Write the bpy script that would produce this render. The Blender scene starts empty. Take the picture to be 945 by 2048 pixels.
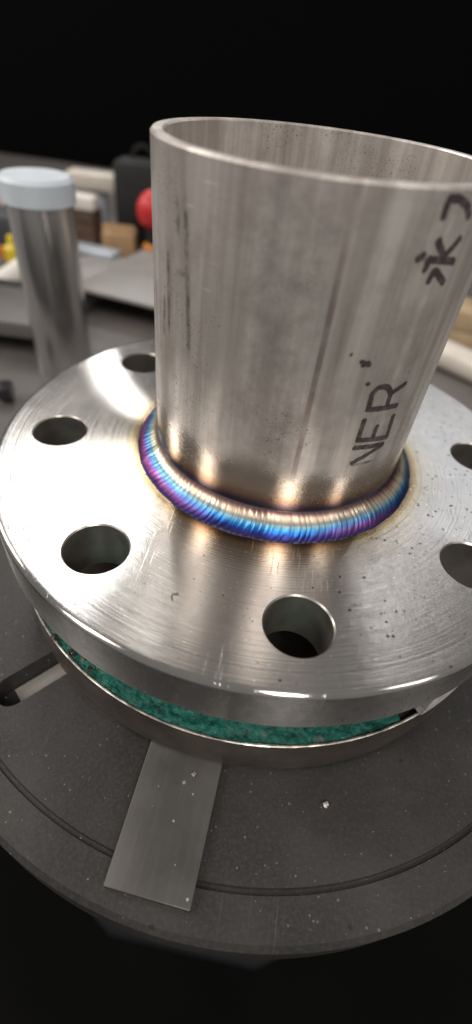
import bpy, bmesh, math, random
from mathutils import Vector, Matrix, noise
R = math.radians
U = 0.1                      # every coordinate below is in units of 100 mm (the flange radius)
rnd = random.Random(7)
sc = bpy.context.scene
col = sc.collection

# ------------------------------------------------------------------ camera
CAM = Vector((0.0, -1.5383, 1.0800))
rx = Vector((0.98216, 0.16323, 0.09342)); ry = Vector((0.18015, -0.67387, -0.71655)); rf = Vector((-0.05401, 0.72060, -0.69125))
cam = bpy.data.objects.new('camera', bpy.data.cameras.new('camera'))
col.objects.link(cam)
m3 = Matrix((rx, -ry, -rf)).transposed()
cam.matrix_world = Matrix.Translation(CAM * U) @ m3.to_4x4()
cd = cam.data
cd.sensor_fit = 'VERTICAL'; cd.sensor_height = 36.0; cd.sensor_width = 24.0
cd.lens = 36.0 * 963.3 / 2048.0
cd.clip_start = 0.005; cd.clip_end = 50
cd.dof.use_dof = True
cd.dof.focus_distance = 0.143
cd.dof.aperture_fstop = cd.lens / 1000 / (0.031 * U)
sc.camera = cam

# ------------------------------------------------------------------ light of the workshop
w = bpy.data.worlds.new('World'); sc.world = w; w.use_nodes = True
w.node_tree.nodes['Background'].inputs[0].default_value = (1.0, 0.95, 0.905, 1)
w.node_tree.nodes['Background'].inputs[1].default_value = 0.25
def area(name, loc, target, sx, sy, power, colr=(1, 1, 1)):
    l = bpy.data.lights.new(name, 'AREA'); l.shape = 'RECTANGLE'
    l.size = sx * U; l.size_y = sy * U; l.energy = power; l.color = colr
    o = bpy.data.objects.new(name, l); col.objects.link(o)
    o.location = Vector(loc) * U
    d = (Vector(target) - Vector(loc)).normalized()
    o.rotation_euler = d.to_track_quat('-Z', 'Y').to_euler()
    return o
def polar(az, el, d): return (d*math.cos(R(el))*math.cos(R(az)), d*math.cos(R(el))*math.sin(R(az)), d*math.sin(R(el)))
area('window_light', polar(121.5, 45, 22), (0, 0, 0), 2.6, 6, 6.5, (1.0, 0.985, 0.96))
area('lamp_light', polar(114, 28, 24), (0, 0, 0), 0.55, 2.6, 1.5, (1.0, 0.98, 0.95))
area('back_light', polar(64, 30, 24), (0, 0, 0), 13, 8, 3.0, (0.92, 0.955, 1.0))
area('tube_light', polar(65, 46, 20), (0, 0, 0), 0.25, 5, .4, (1.0, 0.98, 0.95))
area('high_tube_light', polar(113, 57, 20), (0, 0, 0), 0.5, 5, .5, (1.0, 0.95, 0.87))
area('front_light', polar(-69, 47, 22), (0, 0, 0), 3.4, 9, 20, (1.0, 0.945, 0.875))
area('front_tube_light', polar(-150, 44, 22), (0, 0, 0), 3.6, 9, 15, (1.0, 0.945, 0.875))
area('side_tube_light', polar(168, 30, 22), (0, 0, 0), 1.8, 9, 15, (1.0, 0.95, 0.89))
area('right_light', polar(-22, 42, 22), (0, 0, 0), 2.0, 7, 5, (1.0, 0.95, 0.90))
area('bench_fill', (-2.6, 4.6, 4.2), (-2.4, 4.0, -.75), 2.5, 1.2, .32, (1.0, 0.95, 0.88))  # added fill, brightens the clutter on the bench
sc.view_settings.view_transform = 'Standard'; sc.view_settings.look = 'None'
sc.view_settings.gamma = 1; sc.view_settings.exposure = 0
sc.render.engine = 'CYCLES'
sc.cycles.use_denoising = True
sc.cycles.max_bounces = 8; sc.cycles.glossy_bounces = 6
sc.cycles.sample_clamp_indirect = 6

# ------------------------------------------------------------------ node helper
class NT:
    def __init__(s, name):
        s.m = bpy.data.materials.new(name); s.m.use_nodes = True
        s.t = s.m.node_tree; s.p = s.t.nodes['Principled BSDF']; s.out = s.t.nodes['Material Output']
        s._c = None
    def n(s, typ, **kw):
        nd = s.t.nodes.new(typ)
        for k, v in kw.items(): setattr(nd, k, v)
        return nd
    def l(s, a, b): s.t.links.new(a, b)
    def put(s, inp, v):
        if hasattr(v, 'is_output') or isinstance(v, bpy.types.NodeSocket): s.l(v, inp)
        else: inp.default_value = v
    def co(s):
        if s._c is None: s._c = s.n('ShaderNodeTexCoord').outputs['Object']
        return s._c
    def math(s, op, a, b=0.0, c=None, clamp=False):
        nd = s.n('ShaderNodeMath', operation=op, use_clamp=clamp)
        s.put(nd.inputs[0], a); s.put(nd.inputs[1], b)
        if c is not None: s.put(nd.inputs[2], c)
        return nd.outputs[0]
    def noise(s, scale, vec=None, detail=3, rough=.55, dist=0, dim='3D', w=None):
        nd = s.n('ShaderNodeTexNoise', noise_dimensions=dim)
        if dim != '1D': s.l(vec if vec is not None else s.co(), nd.inputs['Vector'])
        if w is not None: s.l(w, nd.inputs['W'])
        nd.inputs['Scale'].default_value = scale; nd.inputs['Detail'].default_value = detail
        nd.inputs['Roughness'].default_value = rough; nd.inputs['Distortion'].default_value = dist
        return nd.outputs['Fac']
    def mapr(s, v, a, b, c=0.0, d=1.0, smooth=False):
        nd = s.n('ShaderNodeMapRange'); nd.clamp = True
        if smooth: nd.interpolation_type = 'SMOOTHSTEP'
        s.put(nd.inputs[0], v)
        for i, x in enumerate((a, b, c, d)): nd.inputs[i+1].default_value = x
        return nd.outputs[0]
    def mix(s, f, a, b, mode='MIX'):
        nd = s.n('ShaderNodeMix', data_type='RGBA', blend_type=mode)
        s.put(nd.inputs[0], f)
        for i, v in ((6, a), (7, b)):
            if isinstance(v, tuple): v = (*v[:3], 1)
            s.put(nd.inputs[i], v)
        return nd.outputs[2]
    def ramp(s, f, stops):
        nd = s.n('ShaderNodeValToRGB'); s.l(f, nd.inputs[0])
        e = nd.color_ramp.elements
        while len(e) < len(stops): e.new(0.5)
        for i, (p, c) in enumerate(stops):
            e[i].position = p; e[i].color = (*c, 1)
        return nd.outputs[0]
    def sep(s, v=None):
        nd = s.n('ShaderNodeSeparateXYZ'); s.l(v if v is not None else s.co(), nd.inputs[0]); return nd.outputs
    def comb(s, x, y, z):
        nd = s.n('ShaderNodeCombineXYZ')
        for i, v in enumerate((x, y, z)): s.put(nd.inputs[i], v)
        return nd.outputs[0]
    def attr(s, name): return s.n('ShaderNodeAttribute', attribute_name=name).outputs['Fac']
    def bump(s, h, strength=.3, dist=.001, prev=None):
        nd = s.n('ShaderNodeBump'); s.l(h, nd.inputs['Height'])
        nd.inputs['Strength'].default_value = strength; nd.inputs['Distance'].default_value = dist
        if prev is not None: s.l(prev, nd.inputs['Normal'])
        return nd.outputs[0]
    def set(s, base=None, metal=None, rough=None, normal=None, **kw):
        if base is not None: s.put(s.p.inputs['Base Color'], (*base, 1) if isinstance(base, tuple) else base)
        if metal is not None: s.put(s.p.inputs['Metallic'], metal)
        if rough is not None: s.put(s.p.inputs['Roughness'], rough)
        if normal is not None: s.l(normal, s.p.inputs['Normal'])
        for k, v in kw.items(): s.put(s.p.inputs[k.replace('_', ' ')], v)
        return s.m
    def speck(s, scale, size, thresh, vec=None):   # sparse small dots, 0..1
        v = s.n('ShaderNodeTexVoronoi'); s.l(vec if vec is not None else s.co(), v.inputs['Vector']); v.inputs['Scale'].default_value = scale
        c = s.sep(v.outputs['Color'])
        on = s.math('GREATER_THAN', c[0], thresh)
        rad = s.math('MULTIPLY', c[1], size)
        return s.math('MULTIPLY', on, s.math('LESS_THAN', v.outputs['Distance'], rad))

def simple(name, colr, rough=.5, metal=0.0, var=.25, scale=60, bump=.0):
    k = NT(name)
    n = k.noise(scale, detail=4)
    c = k.mix(k.mapr(n, .3, .7), tuple(x*(1-var) for x in colr), tuple(min(1, x*(1+var)) for x in colr))
    nor = k.bump(k.noise(scale*8, detail=3), .3, bump) if bump else None
    return k.set(c, metal, k.mapr(n, .3, .7, rough*.85, min(1, rough*1.15)), nor)

# ------------------------------------------------------------------ materials
def radial(k):
    x, y, z = k.sep()
    r = k.math('SQRT', k.math('ADD', k.math('MULTIPLY', x, x), k.math('MULTIPLY', y, y)))
    r = k.math('DIVIDE', r, U)
    ang = k.math('ARCTAN2', y, x)
    return x, y, z, r, ang

def flange_mat():
    k = NT('turned_stainless_steel')
    x, y, z, r, ang = radial(k)
    tang = k.n('ShaderNodeTangent', direction_type='RADIAL', axis='Z').outputs[0]
    big = k.noise(28, detail=4)
    fine = k.noise(260, detail=5, rough=.65)
    grooves = k.noise(70, dim='1D', w=k.math('ADD', r, k.math('DIVIDE', z, U)), detail=4, rough=.85)
    # long fine scratches in several directions
    scr = None
    for a, s1 in ((.4, 1), (1.5, 2), (2.5, 3)):
        mp = k.n('ShaderNodeMapping'); k.l(k.co(), mp.inputs[0])
        mp.inputs['Rotation'].default_value = (0, 0, a); mp.inputs['Scale'].default_value = (2600, 55, 60); mp.inputs['Location'].default_value = (s1, s1*2, 0)
        s = k.mapr(k.noise(1.0, mp.outputs[0], detail=1), .70, .78)
        s = k.math('MULTIPLY', s, k.mapr(k.noise(18, detail=2), .45, .65))
        scr = s if scr is None else k.math('MAXIMUM', scr, s)
    base = k.mix(k.mapr(big, .3, .7), (.53, .515, .50), (.63, .615, .60))
    base = k.mix(k.mapr(fine, .5, .75, 0, .35), base, (.48, .46, .44))
    gl = k.math('MULTIPLY', k.mapr(k.noise(130, dim='1D', w=r, detail=2, rough=.8), .45, .65), k.mapr(k.noise(14, detail=3), .4, .6, .15, .6))
    base = k.mix(gl, base, (.40, .375, .35))
    base = k.mix(k.math('MULTIPLY', scr, .5), base, (.88, .86, .84))
    rub = k.math('MULTIPLY', k.mapr(k.noise(50, detail=5, rough=.7), .48, .62), .4)
    base = k.mix(rub, base, (.46, .45, .445))
    # straw heat tint round the weld
    rt = k.math('ADD', r, k.math('MULTIPLY', k.math('SUBTRACT', k.noise(40), .5), .035))
    tint = k.ramp(k.mapr(rt, .50, .66), [(0, (.20, .14, .14)), (.09, (.30, .21, .15)), (.17, (.62, .47, .27)), (.26, (.86, .76, .56)), (.45, (.96, .92, .86)), (1, (1, 1, 1))])
    base = k.mix(1.0, base, tint, 'MULTIPLY')
    # soot specks, denser on one side
    side = k.mapr(x, -.01, .06, .0, .5)
    sp = k.speck(1100, .40, .93)
    sp2 = k.math('MULTIPLY', k.speck(700, .38, .86), k.math('GREATER_THAN', k.math('ADD', k.noise(40), side), .79))
    dark = k.math('MAXIMUM', k.math('MULTIPLY', sp, .5), sp2)
    base = k.mix(dark, base, (.06, .045, .04))
    sp3 = k.speck(1200, .40, .93)
    base = k.mix(k.math('MULTIPLY', sp3, .7), base, (.85, .82, .78))
    rough = k.math('ADD', k.mapr(big, .3, .7, .11, .155), k.math('MULTIPLY', scr, .12))
    rough = k.math('ADD', rough, k.mapr(fine, .4, .7, 0, .03))
    gn = k.n('ShaderNodeNewGeometry').outputs['Normal']          # the turned outer edge is coarser than the face
    rough = k.math('ADD', rough, k.mapr(k.sep(gn)[2], .2, .5, .13, 0))
    nb = k.bump(grooves, .5, .00008)
    nb = k.bump(scr, .6, .00008, nb)
    k.set(base, k.math('SUBTRACT', 1.0, dark), rough, nb, Anisotropic=1.0, Anisotropic_Rotation=.25)
    k.l(tang, k.p.inputs['Tangent'])
    return k.m

def pipe_mat():
    k = NT('mill_finish_stainless_pipe')
    x, y, z, r, ang = radial(k)
    zz = k.math('DIVIDE', z, U)
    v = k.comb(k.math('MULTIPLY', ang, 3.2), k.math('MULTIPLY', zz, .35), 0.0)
    refl_bands = k.noise(1.6, v, detail=4, rough=.6)
    v2 = k.comb(k.math('MULTIPLY', ang, 40), k.math('MULTIPLY', zz, 2.2), 0.0)
    streak = k.noise(1.5, v2, detail=3)
    blot = k.noise(75, detail=6, rough=.68)
    fine = k.noise(700, detail=3, rough=.7)
    base = k.mix(k.mapr(refl_bands, .32, .68), (.37, .325, .295), (.88, .835, .79))  # upright reflection bands painted into the base colour
    base = k.mix(k.mapr(blot, .46, .66, 0, .45), base, (.30, .255, .23))
    base = k.mix(k.mapr(streak, .55, .75, 0, .3), base, (.30, .26, .235))
    # dull reddish line along the longitudinal seam and the slightly darker strip beside it
    sx = k.math('ABSOLUTE', k.math('SUBTRACT', ang, R(-81.2)))
    line = k.math('MULTIPLY', k.mapr(sx, .012, .022, 1, 0), k.mapr(k.noise(60, detail=3), .35, .6, .15, .75))
    base = k.mix(line, base, (.20, .13, .12))
    strip = k.math('MULTIPLY', k.mapr(ang, R(-112), R(-100)), k.mapr(ang, R(-82), R(-80.5), 1, 0))
    base = k.mix(k.math('MULTIPLY', strip, k.mapr(blot, .35, .65, .1, .6)), base, (.30, .255, .24))
    # dark pits
    pit = k.math('MULTIPLY', k.speck(2600, .5, .55), k.mapr(k.noise(45, detail=3), .52, .62))
    pit2 = k.math('MULTIPLY', k.speck(1300, .42, .86), k.mapr(k.noise(45, detail=3), .50, .60))
    pit = k.math('MAXIMUM', pit, pit2)
    base = k.mix(k.math('MULTIPLY', pit, .75), base, (.07, .05, .045))
    # cleaned and heat tinted foot of the pipe with an uneven upper edge
    ze = k.math('ADD', zz, k.math('MULTIPLY', k.math('SUBTRACT', k.noise(160, detail=5, rough=.7), .5), .05))
    ze = k.math('ADD', ze, k.math('MULTIPLY', k.math('SUBTRACT', k.noise(18, detail=2), .5), .12))
    clean = k.mapr(ze, .19, .255, 1, 0)
    zt = k.math('ADD', zz, k.math('MULTIPLY', k.math('SUBTRACT', k.noise(30), .5), .02))
    tint = k.ramp(k.mapr(zt, .06, .27), [(0, (.50, .46, .45)), (.035, (.30, .25, .28)), (.06, (.07, .05, .08)), (.13, (.10, .075, .12)), (.18, (.20, .13, .12)), (.24, (.30, .20, .14)), (.36, (.40, .32, .25)), (.6, (.43, .375, .32)), (1, (.44, .40, .355))])  # dark lower stops paint the undercut groove's shade into the heat tint
    soot = k.mapr(k.math('ADD', ze, k.math('MULTIPLY', k.math('ABSOLUTE', k.math('SUBTRACT', ang, R(-99))), -.10)), .13, .20)
    soot = k.math('MULTIPLY', soot, k.mapr(k.noise(40, detail=4), .35, .6, 0, .7))
    tint = k.mix(soot, tint, (.15, .105, .08))
    base = k.mix(clean, base, tint)
    rough = k.math('ADD', k.mapr(blot, .3, .7, .33, .46), 0.0)
    rough = k.math('SUBTRACT', rough, k.math('MULTIPLY', clean, .19))
    nb = k.bump(blot, .25, .0004)
    nb = k.bump(fine, .18, .0001, nb)
    ring = k.noise(1.0, k.comb(k.math('MULTIPLY', ang, 2.5), k.math('MULTIPLY', zz, 130), 0.0), detail=2)
    nb = k.bump(ring, .22, .00008, nb)
    mp = k.n('ShaderNodeMapping'); k.l(k.comb(k.math('MULTIPLY', ang, .447), zz, 0.0), mp.inputs[0])
    mp.inputs['Rotation'].default_value = (0, 0, .16); mp.inputs['Scale'].default_value = (9, 150, 1)
    sc1 = k.math('MULTIPLY', k.mapr(k.noise(1.0, mp.outputs[0], detail=2), .66, .72), k.mapr(k.noise(26, detail=3), .50, .58))
    sc1 = k.math('MULTIPLY', sc1, k.mapr(ang, R(-112), R(-122)))
    base = k.mix(k.math('MULTIPLY', sc1, .8), base, (.95, .90, .83))
    metal = k.math('SUBTRACT', k.math('ADD', .6, k.math('MULTIPLY', clean, .22)), k.math('MULTIPLY', pit, .6))
    return k.set(base, metal, rough, nb)

def weld_mat():
    k = NT('heat_tinted_weld')
    x, y, z, r, ang = radial(k)
    t = k.attr('t'); rip = k.attr('rip')
    n = k.noise(22, detail=3); n2 = k.noise(120, detail=3)
    tt = k.math('ADD', t, k.math('MULTIPLY', k.math('SUBTRACT', n, .5), .16))
    tt = k.math('ADD', tt, k.math('MULTIPLY', k.math('SUBTRACT', rip, .5), .05))
    tt = k.math('ADD', tt, k.math('MULTIPLY', k.math('SUBTRACT', n2, .5), .06))
    right = k.mapr(ang, R(-60), R(-10), 0, .10)
    tt = k.math('SUBTRACT', k.math('ADD', tt, right), .025)
    front = k.ramp(tt, [(0, (.24, .27, .36)), (.035, (.14, .15, .26)), (.07, (.06, .05, .18)), (.13, (.055, .04, .20)), (.22, (.018, .045, .24)), (.36, (.025, .14, .39)), (.46, (.09, .31, .50)),
                        (.55, (.40, .52, .56)), (.65, (.66, .57, .43)), (.77, (.58, .43, .34)), (.88, (.33, .20, .175)), (.95, (.16, .10, .12)), (1, (.08, .055, .08))])
    left = k.ramp(tt, [(0, (.20, .26, .40)), (.04, (.10, .16, .42)), (.10, (.14, .08, .40)), (.20, (.46, .13, .35)), (.32, (.42, .13, .36)), (.42, (.12, .13, .50)), (.52, (.06, .32, .60)),
                       (.62, (.36, .56, .60)), (.73, (.62, .59, .46)), (.86, (.50, .39, .28)), (.95, (.24, .16, .16)), (1, (.11, .08, .10))])
    # the magenta side, fading in with patches
    lf = k.math('ADD', k.mapr(k.math('ABSOLUTE', k.math('SUBTRACT', k.math('ABSOLUTE', ang), R(180))), R(35), R(75), 1, 0),
                k.mapr(k.math('ABSOLUTE', k.math('ADD', ang, R(50))), R(3), R(22), .5, 0), clamp=True)
    lf = k.math('MULTIPLY', lf, k.mapr(n, .3, .55, .55, 1))
    c = k.mix(lf, front, left)
    c = k.mix(k.mapr(rip, .0, .25, .35, 0), c, (.03, .03, .05))  # shade in the ripple troughs painted into the colour
    nb = k.bump(k.noise(500, detail=2), .15, .00006)
    return k.set(c, 1.0, k.mapr(n2, .3, .7, .32, .44), nb)

def table_mat():
    k = NT('dark_blasted_steel')
    n = k.noise(22, detail=5, rough=.6); f = k.noise(900, detail=3, rough=.7)
    c = k.mix(k.mapr(n, .3, .7), (.026, .0247, .024), (.052, .0495, .0475))
    c = k.mix(k.mapr(f, .45, .75, 0, .5), c, (.085, .08, .076))
    c = k.mix(k.math('MULTIPLY', k.speck(900, .32, .92), .5), c, (.28, .26, .24))
    c = k.mix(k.math('MULTIPLY', k.speck(230, .26, .93), .8), c, (.02, .018, .017))
    for a_, m_ in ((.5, (1800, 22, 40)), (2.1, (1500, 16, 40))):
        mp = k.n('ShaderNodeMapping'); k.l(k.co(), mp.inputs[0]); mp.inputs['Rotation'].default_value = (0, 0, a_); mp.inputs['Scale'].default_value = m_
        s_ = k.math('MULTIPLY', k.mapr(k.noise(1.0, mp.outputs[0], detail=1), .69, .76), k.mapr(k.noise(14, detail=3), .50, .62))
        c = k.mix(k.math('MULTIPLY', s_, .55), c, (.17, .16, .15))
    st = k.mapr(k.noise(11, detail=5, rough=.65, dist=.6), .55, .66)
    c = k.mix(k.math('MULTIPLY', st, .55), c, (.018, .016, .0145))
    nb = k.bump(f, .45, .0002); nb = k.bump(k.noise(200, detail=3), .2, .0004, nb)
    return k.set(c, .2, k.mapr(n, .3, .7, .40, .55), nb)

def bar_mat():
    k = NT('dull_rolled_steel')
    mp = k.n('ShaderNodeMapping'); k.l(k.co(), mp.inputs[0]); mp.inputs['Scale'].default_value = (700, 30, 60)
    g = k.noise(1, mp.outputs[0], detail=3); n = k.noise(45, detail=4)
    c = k.mix(k.mapr(n, .3, .7), (.060, .057, .054), (.105, .099, .094))
    c = k.mix(k.mapr(g, .5, .8, 0, .3), c, (.13, .122, .115))
    c = k.mix(k.math('MULTIPLY', k.speck(560, .35, .92), .6), c, (.5, .46, .42))
    return k.set(c, .6, k.mapr(n, .3, .7, .38, .5), k.bump(g, .15, .0001))

def plate_mat():
    k = NT('brown_bare_steel')
    x, y, z, r, ang = radial(k)
    mp = k.comb(k.math('MULTIPLY', ang, 6), k.math('MULTIPLY', z, 900), 0.0)
    g = k.noise(1, mp, detail=4); n = k.noise(50, detail=5, rough=.65)
    c = k.mix(k.mapr(n, .3, .7), (.095, .080, .069), (.18, .158, .14))
    c = k.mix(k.mapr(g, .5, .75, 0, .35), c, (.07, .058, .05))
    return k.set(c, .75, k.mapr(n, .3, .7, .36, .52), k.bump(n, .2, .0003))

def lip_mat():
    k = NT('bright_worn_edge')
    n = k.noise(260, detail=4)
    return k.set(k.mix(k.mapr(n, .4, .62), (.30, .27, .24), (.68, .65, .60)), .8, .38, k.bump(n, .4, .0004))

def green_mat():
    k = NT('rough_green_coating')
    n = k.noise(330, detail=5, rough=.75); f = k.noise(900, detail=3)
    c = k.mix(k.mapr(n, .32, .68), (.003, .045, .035), (.012, .185, .14))
    c = k.mix(k.mapr(f, .60, .75, 0, .5), c, (.04, .32, .25))
    c = k.mix(k.math('MULTIPLY', k.mapr(k.noise(60, detail=4), .64, .70), .8), c, (.16, .15, .14))
    return k.set(c, 0.0, .42, k.bump(n, .9, .0012))

def pad_mat():
    k = NT('pale_cast_metal')
    n = k.noise(500, detail=4)
    c = k.mix(k.mapr(n, .35, .65), (.42, .40, .385), (.78, .75, .73))
    return k.set(c, .1, .5, k.bump(n, .6, .0006))

def ink_mat():
    k = NT('worn_marking_ink')
    n = k.noise(420, detail=4, rough=.7); b = k.noise(60, detail=2)
    c = k.mix(k.mapr(n, .3, .7), (.035, .026, .03), (.085, .065, .065))
    k.set(c, 0.0, .55)
    tr = k.n('ShaderNodeBsdfTransparent'); mx = k.n('ShaderNodeMixShader')
    f = k.mapr(k.math('ADD', n, k.math('MULTIPLY', b, .5)), .62, .88, .96, .6)
    k.l(f, mx.inputs[0]); k.l(tr.outputs[0], mx.inputs[1]); k.l(k.p.outputs[0], mx.inputs[2]); k.l(mx.outputs[0], k.out.inputs[0])
    return k.m
def smudge_mat():
    k = NT('faded_smudge_ink')
    n = k.noise(300, detail=4, rough=.7)
    k.set((.07, .052, .045), 0.0, .5)
    tr = k.n('ShaderNodeBsdfTransparent'); mx = k.n('ShaderNodeMixShader')
    k.l(k.math('MULTIPLY', k.mapr(n, .38, .64, .52, .02), k.attr('soft')), mx.inputs[0]); k.l(tr.outputs[0], mx.inputs[1]); k.l(k.p.outputs[0], mx.inputs[2]); k.l(mx.outputs[0], k.out.inputs[0])
    return k.m

M = dict(bore=simple('bored_hole_steel', (.40, .38, .355), .33, .9, .15, 150), slotw=simple('machined_slot_wall', (.45, .42, .39), .5, .0, .1, 40), flange=flange_mat(), pipe=pipe_mat(), weld=weld_mat(), table=table_mat(), bar=bar_mat(), plate=plate_mat(), lip=lip_mat(), green=green_mat(), pad=pad_mat(), ink=ink_mat(), smudge=smudge_mat(),
    floor=simple('dark_oily_concrete', (.006, .006, .006), 1, 0, .3, 4),
    backdrop=simple('black_matt_backdrop', (.0022, .0022, .0024), 1, 0, .2, 5),
    bench=simple('worn_grey_bench_steel', (.115, .104, .098), .5, .0, .3, 9, .0003),
    chrome=simple('bright_drawn_tube', (.62, .61, .61), .22, .95, .06, 12),
    capw=simple('pale_blue_plastic', (.58, .64, .70), .45, 0, .05),
    grey=simple('grey_steel_plate', (.27, .255, .246), .45, .1, .15, 20),
    dgrey=simple('dark_slate_plastic', (.05, .055, .062), .5, 0, .2),
    black=simple('black_cloth', (.012, .012, .013), .8, 0, .2),
    red=simple('red_plastic', (.55, .025, .03), .4, 0, .1),
    orange=simple('orange_plastic', (.68, .24, .03), .45, 0, .1),
    yellow=simple('yellow_plastic', (.74, .56, .03), .4, 0, .08),
    white=simple('white_paper', (.74, .70, .65), .7, 0, .06),
    beige=simple('beige_board', (.60, .47, .38), .7, 0, .1),
    tan=simple('brown_cardboard', (.40, .25, .13), .8, 0, .15),
    brown=simple('dark_brown_wood', (.12, .075, .05), .7, 0, .25),
    wood=simple('pale_wood', (.42, .31, .19), .7, 0, .15, 40),
    lid=simple('blue_grey_tin', (.42, .47, .53), .4, .2, .06),
    palepipe=simple('pale_coated_pipe', (.66, .61, .54), .35, .1, .06),
    speck=simple('metal_grit', (.42, .39, .36), .4, .7, .4, 300),
    dark=simple('black_swarf', (.02, .018, .018), .4, .5, .3),
    blackbolt=simple('blackened_bolt_steel', (.09, .088, .095), .28, .9, .2))

for m_ in ('floor', 'backdrop'): M[m_].node_tree.nodes['Principled BSDF'].inputs['Specular IOR Level'].default_value = .05

# ------------------------------------------------------------------ mesh helpers
class MB:
    def __init__(s): s.v = []; s.f = []
    def add(s, vs, fs, mat=None):
        b = len(s.v)
        for p in vs: s.v.append(tuple(mat @ Vector(p)) if mat is not None else tuple(p))
        s.f += [tuple(b+i for i in f) for f in fs]
        return s
    def box(s, x0, y0, z0, x1, y1, z1, mat=None, bev=0.0):
        bm = bmesh.new(); bmesh.ops.create_cube(bm, size=1)
        for v in bm.verts:
            v.co = Vector(((x0+x1)/2+v.co.x*(x1-x0), (y0+y1)/2+v.co.y*(y1-y0), (z0+z1)/2+v.co.z*(z1-z0)))
        if bev: bmesh.ops.bevel(bm, geom=bm.edges[:], offset=bev, segments=2, profile=.5, affect='EDGES')
        bm.verts.index_update()
        s.add([v.co.copy() for v in bm.verts], [[v.index for v in f.verts] for f in bm.faces], mat); bm.free(); return s
    def lathe(s, prof, n=64, mat=None, close=False):
        m = len(prof); vs = []; fs = []
        for i in range(n):
            a = 2*math.pi*i/n
            for (r, z) in prof: vs.append((r*math.cos(a), r*math.sin(a), z))
        for i in range(n):
            j = (i+1) % n
            for q in range(m if close else m-1):
                p = (q+1) % m
                fs.append((i*m+q, j*m+q, j*m+p, i*m+p))
        if not close:
            if prof[0][0] > 1e-6: fs.append(tuple(i*m for i in reversed(range(n))))
            if prof[-1][0] > 1e-6: fs.append(tuple(i*m+m-1 for i in range(n)))
        return s.add(vs, fs, mat)
    def build(s, name, mat, parent=None, sharp=30, loc=None, clean=True):
        me = bpy.data.meshes.new(name)
        me.from_pydata([tuple(c*U for c in v) for v in s.v], [], s.f)
        bm = bmesh.new(); bm.from_mesh(me)
        if clean:
            bmesh.ops.remove_doubles(bm, verts=bm.verts, dist=1e-7)
            bmesh.ops.recalc_face_normals(bm, faces=bm.faces)
        smooth(bm, sharp)
        bm.to_mesh(me); bm.free()
        me.materials.append(mat)
        return link(name, me, parent, loc)
def smooth(bm, sharp):
    for f in bm.faces: f.smooth = True
    for e in bm.edges:
        if len(e.link_faces) == 2: e.smooth = e.calc_face_angle(0) < R(sharp)
def link(name, me, parent=None, loc=None):
    o = bpy.data.objects.new(name, me); col.objects.link(o)
    if loc is not None: o.location = Vector(loc)*U
    if parent is not None: o.parent = parent
    return o
def tag(o, label=None, cat=None, group=None, kind=None):
    for k_, v in (('label', label), ('category', cat), ('group', group), ('kind', kind)):
        if v: o[k_] = v
    return o
def empty(name, label, cat, loc=(0, 0, 0), rz=0, group=None):
    o = bpy.data.objects.new(name, None); o.empty_display_size = .02; col.objects.link(o)
    o.location = Vector(loc)*U; o.rotation_euler = (0, 0, rz)
    return tag(o, label, cat, group)
def cut(o, cutters):                       # real holes: boolean difference, baked into the mesh
    for c in cutters:
        md = o.modifiers.new('cut', 'BOOLEAN'); md.operation = 'DIFFERENCE'; md.solver = 'EXACT'; md.object = c; md.material_mode = 'TRANSFER'
    dg = bpy.context.evaluated_depsgraph_get()
    me = bpy.data.meshes.new_from_object(o.evaluated_get(dg))
    o.modifiers.clear(); o.data = me
    for c in cutters: bpy.data.objects.remove(c)
    bm = bmesh.new(); bm.from_mesh(me); smooth(bm, 28); bm.to_mesh(me); bm.free()

# ------------------------------------------------------------------ the setting: floor, added black backdrop, bench
TZ = -0.585        # top of the round table
BZ = -0.75         # top of the bench behind it
tag(MB().box(-30, -30, -9.4, 30, 30, -9).build('floor', M['floor']), kind='structure')
tag(MB().box(-30, 9.4, -9, 30, 9.6, 3.2).build('added_backdrop', M['backdrop']), kind='structure')  # added backdrop that keeps the view above the bench dark

bn = empty('workbench', 'long grey worn steel workbench behind the round table', 'workbench', (0, 5.2, BZ))
MB().box(-9, -4.95, -.14, 9, 3.6, 0, bev=.02).build('bench_top', M['bench'], bn)
for sx in (-1, 1):
    for y in (-4.6, 3.2): MB().box(sx*8.5-.3, y-.3, -8.25, sx*8.5+.3, y+.3, -.143).build('leg', M['grey'], bn)

tb = empty('rotary_table', 'round dark steel table with ring groove and long slot under the flange', 'turntable', (0, 0, TZ))
prof = [(0, -.20), (1.395, -.20), (1.415, -.185), (1.415, -.018), (1.40, 0), (1.298, 0), (1.295, -.014), (1.283, -.014), (1.280, 0), (.62, 0), (.617, -.014), (.605, -.014), (.602, 0), (0, 0)]
disc = MB().lathe(prof, 220).build('table_disc', M['table'], tb)
slots = []
for a in (230, 350, 110):
    b = MB()
    n = 14; pts = []
    for i in range(n+1): pts.append((1.15+.056*math.sin(math.pi*i/n), -.056*math.cos(math.pi*i/n)))
    for i in range(n+1): pts.append((.72-.056*math.sin(math.pi*i/n), .056*math.cos(math.pi*i/n)))
    q = len(pts)
    b.add([(x, y, -.10) for x, y in pts]+[(x, y, .2) for x, y in pts], [tuple(reversed(range(q))), tuple(range(q, 2*q))]+[(i, (i+1) % q, q+(i+1) % q, q+i) for i in range(q)], Matrix.Rotation(R(a), 4, 'Z'))
    c = b.build('cutter', M['table']); c.location = (0, 0, TZ*U); slots.append(c)
bpy.context.view_layer.update()
cut(disc, slots)
for a in (230, 350, 110):
    MB().box(.73, -.052, -.098, 1.14, .052, -.092, Matrix.Rotation(R(a), 4, 'Z'), bev=.002).build('slot_floor', M['slotw'], tb)
MB().lathe([(0, -3), (.55, -3), (.55, -.25), (.50, -.203), (0, -.203)], 48).build('pedestal', M['dgrey'], tb)
MB().box(-1.2, -.9, -8.41, 1.2, .7, -3.003, bev=.08).build('gear_box', M['dgrey'], tb)

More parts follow.
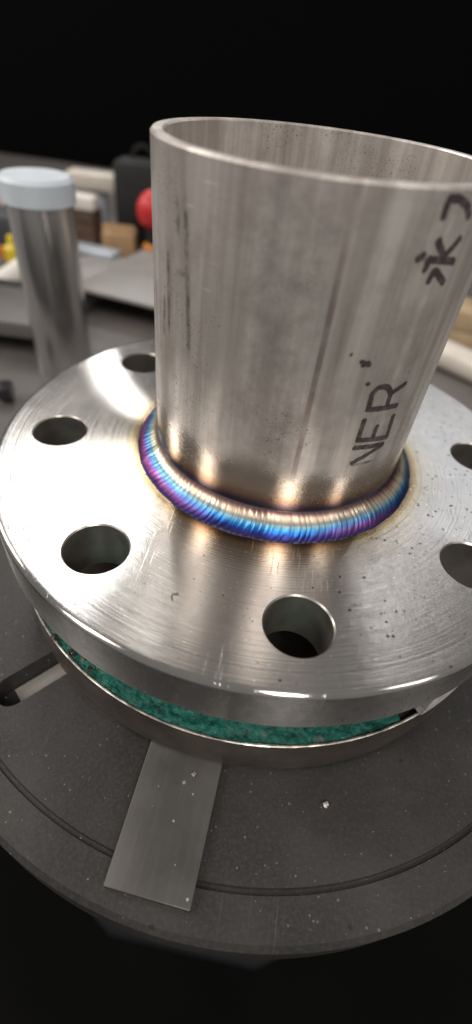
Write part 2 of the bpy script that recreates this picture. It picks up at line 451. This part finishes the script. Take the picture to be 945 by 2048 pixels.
# ------------------------------------------------------------------ flat bar under the lower plate
bar = tag(MB().box(-.121, -1.17, 0, .121, 1.17, .029, bev=.004).build('flat_bar', M['bar']), 'flat grey steel bar lying across the round table under the lower plate', 'steel bar')
bar.location = Vector((-.065, -.18, TZ+.001))*U; bar.rotation_euler = (0, 0, R(-2.6))

# ------------------------------------------------------------------ lower plate with green top
P0, P1 = -.555, -.371
pl = empty('lower_plate', 'round brown steel plate with rough green top beneath the flange', 'plate', (0, 0, P0))
h = P1-P0
MB().lathe([(.30, 0), (.965, 0), (.985, .012), (.985, h-.012), (.981, h-.004), (.962, h-.03), (.30, h-.06)], 200, close=True).build('plate_body', M['plate'], pl)
b = MB(); N = 480; vs = []; fs = []
for i in range(N):
    a = 2*math.pi*i/N
    j1 = noise.noise((math.cos(a)*30, math.sin(a)*30, 3))*.004; j2 = noise.noise((math.cos(a)*55, math.sin(a)*55, 9))*.0035
    for (r, z) in ((.983, h-.006), (.984+j2*.3, h-.001), (.981+j1*.3, h+.001+j2*.5), (.977+j1*.5, h+.0005+j2*.5), (.973, h-.02)):
        vs.append((r*math.cos(a), r*math.sin(a), z))
for i in range(N):
    for q in range(4): fs.append((i*5+q, ((i+1) % N)*5+q, ((i+1) % N)*5+q+1, i*5+q+1))
b.add(vs, fs); b.build('rim_edge', M['lip'], pl)
b = MB(); A0, A1 = R(-236), R(-56.2); NA, NR = 900, 12; vs = []; fs = []
for i in range(NA+1):
    a = A0+(A1-A0)*i/NA
    for q in range(NR+1):
        r = .885+.089*q/NR
        x, y = r*math.cos(a), r*math.sin(a)
        z = h-.008+.008*noise.fractal((x*26, y*26, 1.7), 1, 2, 4)+.006*noise.noise((x*75, y*75, 4))
        z += .012*max(0, noise.noise((x*7, y*7, 8)))
        vs.append((x, y, z))
for i in range(NA):
    for q in range(NR): k_ = i*(NR+1)+q; fs.append((k_, k_+NR+1, k_+NR+2, k_+1))
b.add(vs, fs); b.build('green_coating', M['green'], pl, sharp=60)
MB().lathe([(.1, h-.05), (.978, h-.05), (.978, h-.045), (.1, h-.045)], 160).build('plate_top', M['plate'], pl)
b = MB(); vs = []; fs = []
K = 40
for i in range(K+1):
    a = R(-52.6)+R(62)*i/K
    for (r, z) in ((.70, h+.004), (.987, h+.004), (.990, h+.008), (.990, h+.172), (.70, h+.172)):
        vs.append((r*math.cos(a), r*math.sin(a), z))
for i in range(K):
    for q in range(5): fs.append((i*5+q, (i+1)*5+q, (i+1)*5+(q+1) % 5, i*5+(q+1) % 5))
fs += [(0, 1, 2, 3, 4), tuple(K*5+q for q in (4, 3, 2, 1, 0))]
b.add(vs, fs); b.build('raised_pad', M['pad'], pl)
MB().lathe([(.0, h-.044), (.52, h-.044), (.52, h+.190), (.0, h+.190)], 64).build('centre_hub', M['plate'], pl)

# torn chips of coating on the left of the rim
b = MB()
for _ in range(34):
    a = R(rnd.gauss(-126, 6)); r = rnd.uniform(.93, .982); s = rnd.uniform(.004, .012)
    m = Matrix.Translation((r*math.cos(a), r*math.sin(a), P1+rnd.uniform(.0, .008))) @ Matrix.Rotation(rnd.uniform(0, 6), 4, (rnd.random(), rnd.random(), 1))
    b.add([(-s, -s*.7, 0), (s, -s*.5, 0), (s*.6, s, 0), (-s*.5, s*.8, 0), (0, 0, s*.5)], [(0, 1, 4), (1, 2, 4), (2, 3, 4), (3, 0, 4), (3, 2, 1, 0)], m)
tag(b.build('coating_chips', M['plate'], sharp=10), 'small grey torn chips scattered along the left rim of the lower plate', 'debris', kind='stuff')

# ------------------------------------------------------------------ flange, pipe and weld: one welded thing
fp = empty('flanged_pipe', 'stainless pipe welded upright to a round drilled flange with rainbow weld', 'pipe flange', (0, 0, 0))
FO, FT = 1.008, -.180
prof = [(.40, FT), (.985, FT), (1.000, FT+.004), (FO-.001, FT+.014), (FO, FT+.03), (FO, -.018), (FO-.0015, -.011), (FO-.005, -.005), (FO-.010, -.0014), (FO-.016, 0), (FO-.023, 0), (.40, 0)]
fl = MB().lathe(prof, 360, close=True).build('flange', M['flange'], fp)
HP, PCD, HR = -79.4, .807, .0945
cuts = []
for i in range(8):
    a = R(HP+45*i)
    c = MB().lathe([(0, -.4), (HR, -.4), (HR, -.0045), (HR+.012, .0075), (HR+.012, .1), (0, .1)], 72, Matrix.Translation((PCD*math.cos(a), PCD*math.sin(a), 0))).build('cutter', M['bore'])
    cuts.append(c)
bpy.context.view_layer.update()
cut(fl, cuts)

PR, PT = .447, .926
pi_ = MB().lathe([(PR, -.01), (PR, .05), (PR, .10), (PR, .20), (PR, .4), (PR, .7), (PR, PT-.006), (PR-.005, PT), (PR-.028, PT), (PR-.032, PT-.004), (PR-.032, -.01)], 200, close=True).build('pipe', M['pipe'], fp)

# weld bead with its ripples
NRIP, SUB, NP = 150, 10, 26
NA = NRIP*SUB
vs = []; fs = []; tv = []; rv = []
jit = [rnd.uniform(-.22, .22) for _ in range(NRIP+1)]; jam = [rnd.uniform(.75, 1.25) for _ in range(NRIP+1)]
jit[NRIP] = jit[0]; jam[NRIP] = jam[0]
wr, wz = .5185, .068
for i in range(NA):
    a = 2*math.pi*i/NA
    wob = noise.noise((math.cos(a)*9, math.sin(a)*9, 2))*.004
    for q in range(NP+1):
        t = q/NP
        ph = NRIP*i/NA + .55*noise.noise((math.cos(a)*26, math.sin(a)*26, 5)) + 1.5*((t-.66)**2)*2.2 + .25*t
        kk = math.floor(ph) % NRIP; fr = ph-math.floor(ph)
        fr2 = fr
        rip = (math.sin(math.pi*min(1, fr2/.68)/2) if fr2 < .68 else math.cos(math.pi*(fr2-.68)/.64))
        rip = max(0, rip)*jam[kk]
        bx = wr+wob*(1-t) + (PR-.002-wr)*t; bz = -.004+(wz+.004+wob)*t
        nb = .0055*math.sin(math.pi*min(1, t/.62))**.7 if t < .62 else -.0030*math.sin(math.pi*(t-.62)/.38)
        amp = ( .0012)*math.sin(math.pi*t)**.6 if 0 < t < 1 else 0
        d = nb + amp*(rip-.4)
        edge = .0012*(rip-.5)*max(0, 1-t*6)
        r = bx+edge+d*.74; z = bz+d*.67
        vs.append((r*math.cos(a), r*math.sin(a), z)); tv.append(t); rv.append(rip)
W = NP+1
for i in range(NA):
    j = (i+1) % NA
    for q in range(NP): fs.append((i*W+q, j*W+q, j*W+q+1, i*W+q+1))
b = MB(); b.add(vs, fs)
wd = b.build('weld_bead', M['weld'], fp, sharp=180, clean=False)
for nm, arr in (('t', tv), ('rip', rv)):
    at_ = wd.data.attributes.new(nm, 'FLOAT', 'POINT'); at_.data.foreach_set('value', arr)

# marking on the pipe: strokes as (angle in degrees, height) along the pipe's surface
def ribbon(name, lines, width, mat, taper=.0, soft=False):
    b = MB(); sv = []
    for ln in lines:
        p2 = [Vector((R(a)*PR, z)) for a, z in ln]
        pts = []
        for u, v in zip(p2[:-1], p2[1:]):
            n = max(2, int((v-u).length/.004))
            pts += [u.lerp(v, i/n) for i in range(n)]
        pts.append(p2[-1])
        # soften the corners
        for _ in range(2): pts = [pts[0]]+[(pts[i-1]+pts[i]*2+pts[i+1])/4 for i in range(1, len(pts)-1)]+[pts[-1]]
        L = len(pts); vs = []; fs = []
        rows = (-1, -.5, .5, 1)
        for i, p in enumerate(pts):
            d = (pts[min(L-1, i+1)]-pts[max(0, i-1)])
            d = d.normalized() if d.length > 0 else Vector((1, 0))
            nn = Vector((-d.y, d.x))
            e = min(1, (i+.6)/1.6, (L-i-.4)/1.6) if not soft else min(1, (i+.3)/6, (L-i-.3)/6)
            for s in rows:
                ww = width/2*s*(e if not soft else .4+.6*e)*(1+.22*noise.noise((p.x*130, p.y*130, s*5)))
                q = p+nn*ww
                a = q.x/PR
                vs.append(((PR+.0007)*math.cos(a), (PR+.0007)*math.sin(a), q.y))
                sv.append((1.0 if abs(s) < .8 else 0.0)*e if soft else 1.0)
        for i in range(L-1):
            for s in range(3): fs.append((i*4+s, i*4+4+s, i*4+5+s, i*4+1+s))
        b.add(vs, fs)
    o = b.build(name, mat, pi_, clean=False)
    at_ = o.data.attributes.new('soft', 'FLOAT', 'POINT'); at_.data.foreach_set('value', sv)
    return o
SW = .0165
ribbon('ink_letter', [[(-61.2, .306), (-45.8, .293)], [(-45.8, .293), (-53.7, .269), (-60.1, .248)]], SW, M['ink'])['label'] = 'half worn letter N of the printed marking'
ribbon('ink_letter_trace', [[(-61.1, .242), (-47.7, .238)]], SW*.8, M['smudge'], soft=True)
ribbon('ink_letter', [[(-61.1, .333), (-44.5, .314)], [(-60.1, .333), (-60.0, .403)], [(-53.5, .328), (-53.2, .374)], [(-45.8, .318), (-46.5, .395)]], SW, M['ink'])['label'] = 'letter E of the printed marking'
ribbon('ink_letter', [[(-61.0, .43), (-46.0, .422)], [(-59.9, .432), (-60.3, .478), (-58.6, .493), (-56.5, .495), (-54.2, .487), (-52.2, .469), (-51.9, .428)], [(-52.2, .468), (-45.7, .49)]], SW, M['ink'])['label'] = 'letter R of the printed marking'
ribbon('ink_character', [[(-60.5, .792), (-57.5, .807)], [(-56.3, .767), (-55.6, .786), (-56.6, .795), (-45.0, .786), (-45.2, .776)], [(-53.2, .742), (-52.4, .774), (-45.6, .738)], [(-55.3, .835), (-50.5, .797)], [(-50.5, .797), (-48.5, .811), (-45.7, .836)]], SW, M['ink'])['label'] = 'written character of several strokes above the letters'
ribbon('ink_character', [[(-55.7, .867), (-56.0, .904)], [(-56.7, .906), (-52.1, .905), (-48.1, .892), (-45.3, .868)]], SW, M['ink'])['label'] = 'part of a character at the cut end of the pipe'
ribbon('ink_mark', [[(-68.6, .570), (-64.2, .556)], [(-67.7, .556), (-64.6, .567)], [(-72.3, .588), (-71.5, .584)], [(-64.2, .508), (-62.3, .505)]], SW*.75, M['ink'])
ribbon('stain_streak', [[(-139.6, .72), (-139.2, .60), (-139.2, .50)], [(-130.0, .85), (-128.6, .69), (-127.4, .58), (-126.6, .48)], [(-134.0, .84), (-133.3, .75)], [(-134.6, .676), (-128.6, .679)], [(-142.5, .60), (-143.6, .48)]], .021, M['smudge'], soft=True)

# ------------------------------------------------------------------ swarf and grit
b = MB(); n = 22; vs = []; fs = []
for i in range(n+1):
    a = R(60+190*i/n); c = Vector((.012*math.cos(a), .0105*math.sin(a), .0005+.0015*i/n))
    for s in range(6):
        e = 2*math.pi*s/6
        rr = .0011*(1 if 0 < i < n else .4)
        vs.append((c.x+rr*math.cos(e)*math.cos(a), c.y+rr*math.cos(e)*math.sin(a), c.z+rr*math.sin(e)))
for i in range(n):
    for s in range(6): fs.append((i*6+s, i*6+6+s, i*6+6+(s+1) % 6, i*6+(s+1) % 6))
b.add(vs, fs)
o = b.build('metal_curl', M['dark']); o.location = Vector((-.188, -.782, .002))*U
tag(o, 'tiny dark curl of metal lying on the flange face', 'swarf')

def grit(name, count, place, smin, smax, mat, label):
    b = MB(); i = 0
    while i < count:
        p = place()
        if p is None: continue
        s = rnd.uniform(smin, smax)*rnd.uniform(.5, 1)
        m = Matrix.Translation(p) @ Matrix.Rotation(rnd.uniform(0, 6.3), 4, 'Z') @ Matrix.Diagonal((rnd.uniform(.6, 1.6), rnd.uniform(.5, 1), rnd.uniform(.3, .7), 1))
        b.add([(-s, 0, 0), (0, -s, 0), (s, 0, 0), (0, s, 0), (s*.2, 0, s), ], [(0, 1, 4), (1, 2, 4), (2, 3, 4), (3, 0, 4), (3, 2, 1, 0)], m); i += 1
    tag(b.build(name, mat, sharp=5), label, 'grit', kind='stuff')
def on_table():
    a = R(rnd.uniform(-175, 20)); r = rnd.uniform(.99, 1.38)
    return (r*math.cos(a), r*math.sin(a), TZ+.0005)
def in_hole(x, y, m=.112):
    return any(math.hypot(x-PCD*math.cos(R(HP+45*i)), y-PCD*math.sin(R(HP+45*i))) < m for i in range(8))
def on_flange():
    a = R(rnd.uniform(-200, 40)); r = rnd.uniform(.54, .98); x, y = r*math.cos(a), r*math.sin(a)
    if in_hole(x, y): return None
    return (x, y, .0004)
def on_flange_right():
    a = R(rnd.gauss(-35, 24)); r = rnd.uniform(.54, .97); x, y = r*math.cos(a), r*math.sin(a)
    if in_hole(x, y): return None
    return (x, y, .0004)
grit('metal_grit', 300, on_table, .0008, .0026, M['speck'], 'fine bright metal grit scattered over the dark round table')
grit('flange_dust', 160, on_flange, .0008, .0022, M['speck'], 'pale dust specks lying on the flange face')
grit('dark_crumbs', 60, on_flange_right, .0014, .0048, M['dark'], 'black spatter crumbs on the right part of the flange')
b = MB()
b.box(-.009, -.007, 0, .009, .007, .010, Matrix.Rotation(.5, 4, 'Z') @ Matrix.Rotation(.3, 4, 'X'), bev=.002).box(-.004, -.012, 0, .006, -.004, .007, Matrix.Rotation(.2, 4, 'Y'), bev=.0015)
o = b.build('metal_chip', M['speck']); o.location = Vector((.355, -1.025, TZ+.002))*U
tag(o, 'bright metal chip on the dark table right of the flat bar', 'metal chip')
b = MB(); b.box(-.007, -.005, 0, .007, .006, .006, Matrix.Rotation(.9, 4, 'Z'), bev=.0015)
o = b.build('metal_chip', M['speck']); o.location = Vector((-.062, -1.03, TZ+.031))*U
tag(o, 'pale chip lying on the flat steel bar', 'metal chip')

# ------------------------------------------------------------------ things on the bench behind (out of focus)
def at(x, y, z=0.0): return (x, y, BZ+.001+z)
t = empty('steel_post', 'bright upright steel tube with pale blue cap behind the flange', 'steel tube', at(-1.63, 1.57))
MB().lathe([(.155, 0), (.192, 0), (.192, 1.09), (.155, 1.09)], 64, close=True).build('tube', M['chrome'], t)
MB().lathe([(.0, 1.20), (.19, 1.20), (.212, 1.18), (.212, 1.07), (.195, 1.07), (.195, 1.093), (0, 1.093)], 64).build('cap', M['capw'], t)

t = empty('steel_channel', 'grey upturned steel channel with dark hollow front right of the tube', 'steel channel', at(-1.24, 2.86), R(-11))
MB().box(-.62, -.50, .215, .62, .75, .245, bev=.006).build('web', M['grey'], t)
for s in (-1, 1): MB().box(s*.605-.014, -.5, 0, s*.605+.014, .75, .213, bev=.004).build('side_leg', M['grey'], t)
t = tag(MB().box(-.35, -.42, 0, .35, .28, .07, Matrix.Rotation(.35, 4, 'Z'), bev=.008).build('steel_plate', M['grey']), 'loose grey steel plate lying behind the channel', 'steel plate'); t.location = Vector(at(-2.05, 3.62))*U

t = empty('steel_slab', 'thick grey slab on blocks with a dark gap left of the tube', 'steel slab', at(-2.3, 1.85), R(4))
MB().box(-.5, -.28, .16, .46, .36, .27, bev=.012).build('slab', M['bench'], t)
for x in (-.42, .36): MB().box(x-.07, .08, 0, x+.07, .32, .158, bev=.006).build('foot_block', M['brown'], t)

t = empty('black_box', 'low black box in front of the white paper roll', 'box', at(-2.62, 2.42), R(5))
MB().box(-.38, -.15, 0, .34, .15, .16, bev=.02).build('body', M['dgrey'], t); MB().box(-.36, -.13, .161, .32, .13, .185, bev=.008).build('lid', M['black'], t)
t = empty('paper_roll', 'white paper roll leaning over the low black box', 'paper roll', at(-2.66, 2.78, .12))
MB().lathe([(.035, -.22), (.095, -.22), (.10, -.21), (.10, .21), (.095, .22), (.035, .22)], 40, Matrix.Rotation(R(35), 4, 'Z') @ Matrix.Rotation(R(62), 4, 'Y'), close=True).build('roll', M['white'], t)
t = empty('spray_bottle', 'yellow plastic bottle with orange spout at the far left', 'bottle', at(-2.98, 3.46))
MB().lathe([(0, 0), (.085, 0), (.095, .015), (.095, .15), (.06, .19), (.055, .24), (.05, .26), (0, .26)], 32).build('body', M['yellow'], t)
MB().lathe([(0, -.02), (.03, -.02), (.035, .09), (.0, .09)], 20, Matrix.Translation((-.13, 0, .05))).build('spout', M['orange'], t)
t = empty('tool_case', 'dark slate tool case at the left edge of the bench', 'case', at(-3.15, 3.95), R(-6))
MB().box(-.42, -.2, 0, .32, .2, .34, bev=.03).build('body', M['dgrey'], t); MB().box(-.12, -.02, .342, .1, .02, .40, bev=.01).build('handle', M['black'], t)
t = empty('paper_stack', 'pale papers on an orange folder in the far left corner', 'papers', at(-3.62, 4.75), R(12))
MB().box(-.45, -.25, 0, .38, .25, .08, bev=.006).build('folder', M['orange'], t); MB().box(-.42, -.22, .082, .33, .22, .40, bev=.01).build('paper_block', M['beige'], t)
t = empty('tin_box', 'flat blue grey tin right beside the bright tube', 'tin', at(-2.33, 3.95), R(-8))
MB().box(-.30, -.11, 0, .26, .11, .06, bev=.01).build('body', M['dgrey'], t); MB().box(-.31, -.12, .061, .27, .12, .11, bev=.012).build('lid', M['lid'], t)
t = empty('cardboard_box', 'small open brown cardboard box beside the black bag', 'carton', at(-2.16, 4.3), R(10))
MB().box(-.17, -.14, 0, .18, .14, .22, bev=.004).build('body', M['tan'], t)
MB().box(-.17, -.145, .205, .18, -.140, .27, Matrix.Rotation(R(-18), 4, 'X')).build('flap', M['tan'], t)
t = empty('wooden_crate', 'dark brown wooden crate topped with a beige packet', 'crate', at(-2.72, 4.5))
for i in range(3): MB().box(-.26, -.16, .012+i*.115, .24, -.14, .115+i*.115).build('plank', M['brown'], t)
MB().box(-.25, -.138, 0, .23, .16, .34).build('body', M['brown'], t)
o = tag(MB().box(-.2, -.1, 0, .2, .1, .14, bev=.03).build('beige_packet', M['white']), 'beige packet resting on the dark wooden crate', 'packet'); o.location = Vector(at(-2.66, 4.45, .352))*U
t = empty('bracket_stand', 'light grey T shaped bracket stand behind the cardboard box', 'stand', at(-2.62, 5.0), R(5))
MB().box(-.09, -.07, 0, .06, .07, .45, bev=.008).build('post', M['lid'], t); MB().box(-.36, -.15, .452, .30, .15, .62, bev=.02).build('head', M['palepipe'], t)
MB().box(-.16, -.14, 0, .14, .14, .03, bev=.004).build('foot', M['grey'], t)
t = empty('black_bag', 'tall black tool bag behind the orange and red bottle', 'bag', at(-1.90, 4.75), R(4))
b = MB(); b.box(-.42, -.16, 0, .55, .2, .84, bev=.09); b.build('body', M['black'], t)
for s in (-.1, .25):
    b = MB()
    for i in range(10):
        a, c = math.pi*i/10, math.pi*(i+1)/10
        b.box(s-.12*math.cos(a)-.012, -.012, .84+.12*math.sin(a)-.012, s-.12*math.cos(a)+.02, .012, .84+.12*math.sin(a)+.025)
    b.build('handle', M['black'], t)
t = empty('red_bottle', 'round red topped bottle with orange base left of the pipe', 'bottle', at(-1.76, 4.28))
MB().lathe([(0, 0), (.10, 0), (.115, .02), (.115, .13), (.10, .15), (0, .15)], 32).build('base', M['orange'], t)
MB().lathe([(0, .152), (.07, .152), (.075, .30), (0, .30)], 32).build('body', M['black'], t)
MB().lathe([(0, .302), (.07, .303), (.14, .36), (.17, .44), (.16, .54), (.11, .62), (.05, .66), (0, .665)], 32).build('top', M['red'], t)
t = empty('hex_bolt', 'blackened hexagon bolt lying on the bench left of the flange', 'bolt', at(-1.80, 1.03, .075), R(200))
MB().lathe([(0, -.04), (.07, -.04), (.075, -.03), (.075, .03), (.07, .04), (0, .04)], 6, Matrix.Rotation(R(90), 4, 'Y')).build('head', M['blackbolt'], t)
MB().lathe([(0, .041), (.036, .041), (.036, .24), (.032, .25), (0, .25)], 24, Matrix.Rotation(R(90), 4, 'Y')).build('shank', M['blackbolt'], t)

t = empty('pale_pipe', 'pale coated pipe lying on the bench right of the upright pipe', 'pipe', at(1.55, 2.42, .115), R(-38))
MB().lathe([(.085, -.75), (.112, -.75), (.115, -.74), (.115, .9), (.085, .9)], 48, Matrix.Rotation(R(90), 4, 'Y'), close=True).build('tube', M['palepipe'], t)
t = empty('wood_block', 'pale wood block behind the lying pale pipe', 'wood block', at(1.72, 3.2), R(-12))
for i in range(2): MB().box(-.32, -.2, i*.17, .4, .25, .165+i*.17, bev=.01).build('board', M['wood'], t)
o = tag(MB().box(-.22, -.15, 0, .3, .15, .34, bev=.04).build('brown_case', M['brown']), 'dark brown case on top of the pale wood block', 'case'); o.location = Vector(at(1.84, 3.26, .338))*U
